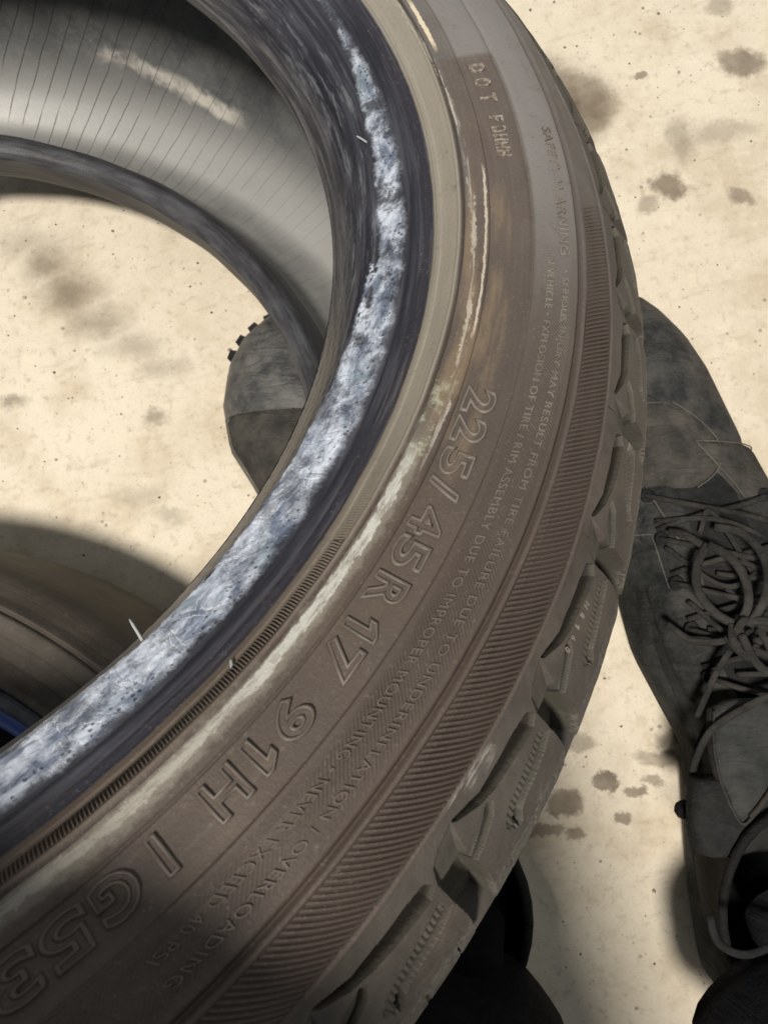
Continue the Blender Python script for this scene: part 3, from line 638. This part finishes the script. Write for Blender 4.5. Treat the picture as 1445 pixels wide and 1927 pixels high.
M_PAN = suede('vamp_panel_suede', (.028, .028, .026), (.075, .070, .061), .9, (.115, .104, .088), .4)
M_DARK = suede('dark_fabric', (.007, .008, .009), (.022, .023, .023), .9, (.05, .046, .04), .2)
M_TONG = suede('padded_tongue', (.020, .022, .022), (.045, .047, .045), .85, (.07, .07, .062), .2)
M_STI = suede('stitch_thread', (.07, .066, .056), (.15, .14, .12), .9, (.2, .18, .15), .3)
M_SOLE = suede('dusty_sole', (.10, .095, .08), (.20, .19, .165), .85, (.34, .31, .25), .4)
M_LACE = suede('dark_lace', (.016, .016, .015), (.045, .043, .040), .95, (.08, .075, .065), .3)
M_TAN = suede('tan_trim', (.020, .018, .015), (.045, .040, .033), .9, (.065, .057, .047), .3)
M_TROU = suede('black_trouser_cloth', (.0035, .0035, .0045), (.008, .008, .010), .95, (.012, .012, .012), .1)

person = empty('person', (.09, -.12, 0)); tag(person, 'person in black trousers and laced grey work boots, one toe showing through the tyre', 'person')
PO = Vector((.09, -.12, 0))
def pmesh(name, v, f, mat, parent, smooth=True, origin=PO):
    v = [tuple(np.array(p)-np.array(origin)) for p in v]
    return link(name, mesh(name, v, f, smooth), parent, mat)

class Boot:
    """stations: (y, x_left, x_right, top height); surface point by (y, a) with a in -1..1 across"""
    def __init__(s, st):
        s.st = np.array(sorted(st, key=lambda q: q[0]), float)
    def at(s, y, k): 
        return float(np.interp(y, s.st[:, 0], s.st[:, k]))
    def pt(s, y, a, off=0.0, p=2.3):
        L, R, H = s.at(y, 1), s.at(y, 2), s.at(y, 3); c = (L+R)/2; w = (R-L)/2; base = .016
        ang = (1-a)*math.pi/2
        ca, sa = math.cos(ang), math.sin(ang)
        x = math.copysign(abs(ca)**(2/p), ca); z = abs(sa)**(2/p)
        return Vector((c+(w+off)*x, y, base+(H-base+off)*z))
    def patch(s, ys, a0, a1, off, na=16, edge=True, p=2.3):
        V = []; ny = len(ys)
        A0 = [a0(y) if callable(a0) else a0 for y in ys]; A1 = [a1(y) if callable(a1) else a1 for y in ys]
        for i, y in enumerate(ys):
            for k in range(na):
                a = A0[i]+(A1[i]-A0[i])*k/(na-1); ed = min(i, ny-1-i, k, na-1-k)
                V.append(s.pt(y, a, off*min(1, .05+ed*.8) if edge else off, p))
        return [tuple(v) for v in V], grid_faces(ny, na)
def sole_mesh(b, grow, z0, z1):
    ys = np.linspace(b.st[0, 0], b.st[-1, 0], 40); left = [(b.at(y, 1)-grow, y) for y in ys]; right = [(b.at(y, 2)+grow, y) for y in ys][::-1]
    loop = left+right; n = len(loop); V = [(x, y, z0) for x, y in loop]+[(x, y, z1) for x, y in loop]+[(x*.985+.0015*0+(sum(p[0] for p in loop)/n)*.015, y, z1+.002) for x, y in loop]
    F = [(i, (i+1) % n, n+(i+1) % n, n+i) for i in range(n)]+[(n+i, n+(i+1) % n, 2*n+(i+1) % n, 2*n+i) for i in range(n)]+[tuple(range(2*n, 3*n)), tuple(range(n))[::-1]]
    return V, F
def make_boot(b, side, cap_y, ank, label=None, grow=.003, lug=False, capm=None):
    root = empty('boot'); root.parent = person; O = PO
    if label: root['label'] = label
    y0, y1 = b.st[0, 0], b.st[-1, 0]
    v, f = sole_mesh(b, grow, .0015, .018); pmesh('sole', v, f, M_SOLE, root, True)
    # tread lugs round the toe of the sole
    for k in range(11 if lug else 0):
        a = rad(20+14*k); cy = y1-.045; cx = (b.at(cy, 1)+b.at(cy, 2))/2; w = (b.at(cy, 2)-b.at(cy, 1))/2+grow+.001
        p = Vector((cx+w*math.cos(a), cy+(y1-cy+.003)*math.sin(a), .007)); d = Vector((math.cos(a), math.sin(a), 0))
        t = Vector((-d.y, d.x, 0)); V = []
        for zz in (-.006, .007):
            for q, e in ((-.0045, -.004), (.0045, -.004), (.0032, .003), (-.0032, .003)): V.append(tuple(p+t*q+d*e+Vector((0, 0, zz))))
        pmesh('sole_lug', V, [(3, 2, 1, 0), (4, 5, 6, 7), (0, 1, 5, 4), (1, 2, 6, 5), (2, 3, 7, 6), (3, 0, 4, 7)], M_DARK, root, False)
    ys = np.concatenate([np.linspace(y0, y1-.03, 46), y1-.03*(1-np.sin(np.linspace(0, math.pi/2, 16)))[0:]])
    ys = np.unique(np.round(ys, 5)); v, f = b.patch(ys, -1, 1, 0, 34, False); pmesh('upper', v, f, M_SUEDE, root)
    ysc = np.unique(np.round(np.concatenate([np.linspace(cap_y, y1-.03, 14), y1-.03*(1-np.sin(np.linspace(0, math.pi/2, 16)))-.0004]), 5))
    v, f = b.patch(ysc, -.99, .99, .0022, 34); pmesh('toe_cap', v, f, capm or M_CAP, root)
    return root

R_ST = [(.188, .118, .126, .026), (.182, .104, .137, .038), (.172, .096, .146, .048), (.155, .088, .160, .056), (.134, .086, .172, .060), (.092, .091, .189, .064), (.055, .101, .205, .072), (.0, .113, .222, .082), (-.045, .124, .228, .093), (-.075, .139, .226, .098), (-.10, .152, .222, .102), (-.15, .152, .220, .10), (-.19, .153, .218, .10), (-.23, .158, .210, .09), (-.25, .172, .198, .07)]
L_ST = [(.186, -.098, -.085, .026), (.178, -.114, -.068, .036), (.164, -.128, -.055, .046), (.145, -.1365, -.043, .056), (.12, -.1395, -.036, .062), (.088, -.133, -.026, .066), (.062, -.116, -.012, .072), (.02, -.092, .008, .082), (-.03, -.066, .028, .093), (-.08, -.045, .040, .108), (-.13, -.038, .044, .12), (-.18, -.035, .046, .122), (-.22, -.025, .035, .10), (-.24, -.01, .02, .07)]
BR = Boot(R_ST); BL = Boot(L_ST)
rb = make_boot(BR, 1, .083, None, 'right boot with loose laces', -.004); lb = make_boot(BL, -1, .105, None, 'left boot under the tyre', .005, True, M_CAPL)

def details(b, root, dx, full=True):
    # overlay panels beside the laces
    top = b.at
    ysl = np.linspace(-.085, .06, 26)
    v, f = b.patch(ysl, -.62, lambda y: -.20-.06*math.sin((y+.085)*40), .0030, 12); pmesh('eyelet_panel', v, f, M_SUEDE, root)
    v, f = b.patch(ysl, lambda y: .20+.06*math.sin((y+.085)*38), .62, .0030, 12); pmesh('eyelet_panel', v, f, M_SUEDE, root)
    v, f = b.patch(np.linspace(-.10, .066, 26), -.26, .26, .0012, 12); pmesh('tongue', v, f, M_DARK, root)
    # overlapping panels over the vamp
    for ya, yb, fa, fb, o, m_ in ((.052, .108, lambda y: -.80, lambda y: -.05+.30*math.sin((y-.052)*52), .0030, M_PAN), (.046, .084, lambda y: .02+(.084-y)*4, lambda y: .82, .0040, M_PAN), (.018, .058, lambda y: -.78, lambda y: -.22-(y-.018)*3, .0034, M_CAP), (-.005, .030, lambda y: -.90, lambda y: -.40, .0030, M_SUEDE), (-.01, .045, lambda y: .50, lambda y: .93, .0030, M_SUEDE)):
        v, f = b.patch(np.linspace(ya, yb, 14), fa, fb, o, 16); pmesh('vamp_panel', v, f, m_, root)
        for g_, y_s in ((fa, None), (fb, None)):
            q_ = [tuple(b.pt(y, (g_(y)*.94+(fa(y)+fb(y))*.03), o+.0002)) for y in np.linspace(ya+.002, yb-.002, 14)]; v, f = tube(q_, .00042, 5); pmesh('stitching', v, f, M_STI, root)
        q_ = [tuple(b.pt(yb-.0022, fa(yb)+(fb(yb)-fa(yb))*t, o+.0002)) for t in np.linspace(.04, .96, 18)]; v, f = tube(q_, .00042, 5); pmesh('stitching', v, f, M_STI, root)
    v, f = b.patch(np.linspace(-.13, -.02, 16), -.985, lambda y: -.66+(y+.02)*1.5, .0022, 10); pmesh('side_panel', v, f, M_SUEDE, root)
    v, f = b.patch(np.linspace(-.13, .02, 16), lambda y: .62-(y+.02)*1.2, .985, .0022, 10); pmesh('side_panel', v, f, M_DARK, root)
    rnd = random.Random(7)
    rows = np.linspace(.050, -.075, 6)
    for i, y in enumerate(rows):
        for sgn in (-1, 1):
            # each lace span crosses to the next row
            y2 = y-.020; pts = []
            for k in range(9):
                t = k/8; a = sgn*(-.36+.72*t); yy = y+(y2-y)*t
                pts.append(b.pt(yy, a, .0058+.0030*math.sin(math.pi*t)+(.0012 if sgn > 0 else 0)))
            v, f = tube(pts, .0016, 7, .65); pmesh('lace', v, f, M_LACE, root)
            e = b.pt(y, sgn*.36, .0035); v, f = tube([e, e+Vector((0, 0, .0026))], .0040, 10); pmesh('eyelet', v, f, M_DARK, root)
def collar(b, root, c, rx, ry, z0=.04, z1=.132, lean=(0, 0), mat=None, rim=None, sock=True):
    V = []; n = 32; m = 12; zs = np.linspace(0, 1, m)
    for t in zs:
        z = z0+(z1-z0)*t; k = 1.06-.06*t+.03*math.sin(t*7)
        for q in range(n):
            a = 2*math.pi*q/n; kk = k+.018*math.sin(9*a+4*t)+.012*math.sin(5*a-6*t)
            V.append((c[0]+rx*kk*math.cos(a)+lean[0]*t, c[1]+ry*kk*math.sin(a)+lean[1]*t, z+.010*math.sin(a)*t))
    F = [(i*n+q, i*n+(q+1) % n, (i+1)*n+(q+1) % n, (i+1)*n+q) for i in range(m-1) for q in range(n)]
    pmesh('ankle_collar', V, F, mat or M_DARK, root)
    pts = [(c[0]+rx*math.cos(a)+lean[0], c[1]+ry*math.sin(a)+lean[1], z1+.010*math.sin(a)) for a in np.linspace(0, 2*math.pi, 33)]
    v, f = tube(pts, .0024, 8); pmesh('padded_rim', v, f, rim or M_TONG, root)
    v, f = tube([(c[0]+lean[0]*t, c[1]+lean[1]*t, z0+(z1-z0)*t*1.02) for t in (0, .5, 1.0)]+[(c[0]+lean[0]*.5, c[1]+lean[1]-.05, .14)], [rx*.8, rx*.8, rx*.7, rx*.6], 24, 1.0); pmesh('sock', v, f, M_TROU, root)
details(BR, rb, 0); details(BL, lb, 0)
M_BLK = suede('black_leather', (.004, .004, .004), (.010, .010, .010), .8, (.02, .02, .018), .1)
collar(BR, rb, (.186, -.170), .034, .050, .04, .112, lean=(-.014, .012), mat=M_BLK, rim=M_BLK); collar(BL, lb, (.003, -.168), .038, .052, .04, .125, lean=(.002, .006), mat=M_BLK, rim=M_BLK)
def flap(outline, z_at, th, name, mat, root):
    P = [Vector((x, y, z_at(x, y))) for x, y in outline]; c = sum(P, Vector())/len(P); V = []; n = len(P)
    rings = [(1.0, -th), (1.02, 0), (.97, th*.8), (.86, th), (.5, th*1.15), (.1, th*1.2)]
    for k, dz in rings:
        for p in P: q = c+(p-c)*k; V.append((q.x, q.y, z_at(q.x, q.y)+dz))
    F = [(i*n+a, i*n+(a+1) % n, (i+1)*n+(a+1) % n, (i+1)*n+a) for i in range(len(rings)-1) for a in range(n)]; F.append(tuple(range((len(rings)-1)*n, len(rings)*n)))
    return pmesh(name, V, F, mat, root), P
def zt(x, y): return .112+(-.09-y)*.12-abs(x-.160)*.10
o1 = crom([(.138, -.064), (.1365, -.078), (.1375, -.093), (.1405, -.105), (.146, -.116), (.152, -.112), (.160, -.102), (.170, -.088), (.182, -.074), (.172, -.060), (.150, -.059), (.138, -.064)], 5)[:-1]
_, P1 = flap([tuple(q) for q in o1], zt, .004, 'tongue_flap', M_TONG, rb)
pp = [(p.x+.0006, p.y, p.z+.0042) for p in P1]; v, f = tube(pp[0:42], .0008, 6); pmesh('piping', v, f, M_LACE, rb)
pp = [(p.x, p.y+.0005, p.z+.0046) for p in P1[24:36]]; v, f = tube(pp, .0014, 6); pmesh('piping', v, f, M_TAN, rb)
# padded roll in front of the opening, under the flap
o2 = crom([(.128, -.098), (.126, -.116), (.128, -.132), (.140, -.134), (.160, -.128), (.180, -.112), (.176, -.098), (.150, -.096), (.128, -.098)], 5)[:-1]
flap([tuple(q) for q in o2], lambda x, y: .108, .007, 'ankle_padding', M_DARK, rb)
rnd2 = random.Random(3)
def lacepath(pts, r=.0024, name='lace'):
    v, f = tube(crom(pts, 8), r*.78, 8, .5); pmesh(name, v, f, M_LACE, rb)
lacepath([(.131, -.098, .098), (.1300, -.088, .108), (.133, -.078, .112), (.139, -.070, .114), (.154, -.060, .116), (.168, -.054, .114), (.185, -.047, .106)], .0024)
lacepath([(.146, -.064, .108), (.139, -.070, .104), (.1345, -.084, .098), (.1345, -.100, .09), (.137, -.112, .08)], .0018)
# the bow: a lens-shaped loop and its knot
lacepath([(.143, .020, .100), (.1365, .010, .103), (.1355, -.003, .104), (.143, -.015, .105), (.156, -.023, .106)], .0030)
lacepath([(.143, .020, .101), (.152, .013, .106), (.158, .002, .108), (.159, -.011, .108), (.154, -.022, .107)], .0030)
lacepath([(.141, .020, .098), (.134, .026, .092), (.127, .028, .088)], .0026)
lacepath([(.156, -.024, .108), (.146, -.030, .104), (.134, -.030, .096), (.124, -.022, .088)], .0024)
lacepath([(.158, -.022, .110), (.168, -.006, .108), (.170, .012, .104), (.163, .026, .096), (.150, .030, .092)], .0030)
lacepath([(.154, -.026, .110), (.160, -.040, .112), (.170, -.046, .110), (.182, -.042, .104)], .0028)
lacepath([(.150, -.034, .106), (.143, -.046, .104), (.139, -.058, .100), (.136, -.070, .094)], .0022)
for i in range(16):
    y_ = .035-.0075*i; a_ = rnd2.uniform(-.5, .1); b_ = rnd2.uniform(.0, .55); p0 = BR.pt(y_, a_, .006); p1 = BR.pt(y_-rnd2.uniform(-.012, .022), (a_+b_)/2, .012); p2 = BR.pt(y_-rnd2.uniform(-.004, .026), b_, .006); lacepath([tuple(p0), tuple(p1), tuple(p2)], .0019)
for i in range(6):
    a = i*1.1; lacepath([(.156+.008*math.cos(a), -.026+.006*math.sin(a), .106), (.160+.011*math.cos(a+1), -.028+.010*math.sin(a+1), .112), (.158+.007*math.cos(a+2.2), -.026+.008*math.sin(a+2.2), .107)], .0028)
v, f = tube(crom([(.1365, -.118, .080), (.133, -.120, .081), (.1300, -.122, .081), (.1275, -.1235, .081)], 4), [.002, .0028, .0036, .0043, .0047, .0049, .0049, .0049, .0046, .0042, .0036, .0028, .002], 10); pmesh('lace_hook', v, f, M_BLK, rb)
v, f = tube(crom([(.140, -.100, .092), (.1390, -.112, .091), (.1375, -.124, .090), (.1345, -.136, .088)], 4), .0012, 6); pmesh('piping', v, f, M_TAN, rb)
pts = crom([(.119, -.146, .138), (.1215, -.156, .140), (.131, -.160, .142), (.144, -.157, .140), (.160, -.152, .132), (.172, -.146, .12)], 6); v, f = tube([(x, y, z+.010) for x, y, z in pts], .0018, 8, .7); pmesh('pull_strap', v, f, M_DARK, rb)

# trousers: squatting legs, joined at the hips in one mesh
def trouser():
    parts = []
    for leg in ([(.004, -.222, .118, .052, .050), (.003, -.221, .122, .0555, .052), (.002, -.222, .135, .0565, .053), (-.008, -.228, .17, .058, .055), (-.030, -.236, .22, .060, .058), (-.060, -.228, .30, .064, .064), (-.085, -.185, .38, .066, .068), (-.090, -.126, .448, .070, .070), (-.092, -.165, .505, .074, .076), (-.060, -.30, .54, .078, .080), (-.02, -.44, .56, .085, .09), (.05, -.58, .58, .10, .11)],  # left knee, out of view, placed and sized to shade the tyre
                [(.172, -.222, .118, .052, .050), (.172, -.221, .122, .0555, .052), (.173, -.222, .135, .0565, .053), (.180, -.228, .17, .058, .055), (.214, -.242, .22, .060, .058), (.262, -.25, .30, .064, .064), (.300, -.235, .38, .068, .070), (.318, -.22, .445, .070, .074), (.305, -.24, .50, .072, .076), (.25, -.32, .54, .078, .080), (.18, -.45, .56, .085, .09), (.11, -.58, .58, .10, .11)]):
        V = []; n = 40; P = [Vector(q[:3]) for q in leg]
        for j, q in enumerate(leg):
            t = (P[min(j+1, len(P)-1)]-P[max(j-1, 0)]).normalized(); a_ = Vector((1, 0, 0)); a_ = (a_-t*a_.dot(t)).normalized(); b_ = t.cross(a_)
            if j < 4: a_ = Vector((1, 0, 0)); b_ = Vector((0, 1, 0))
            for w in range(n):
                a = 2*math.pi*w/n; k = 1+.035*math.sin(3*a+j*.9)+.02*math.sin(7*a+j)
                p = P[j]+a_*q[3]*k*math.cos(a)+b_*q[4]*k*math.sin(a); V.append(tuple(p))
        F = [(i*n+w, i*n+(w+1) % n, (i+1)*n+(w+1) % n, (i+1)*n+w) for i in range(len(leg)-1) for w in range(n)]
        F.append(tuple(range((len(leg)-1)*n, len(leg)*n))); parts.append((V, F))
    v, f = join(parts); pmesh('trousers', v, f, M_TROU, person)
trouser()
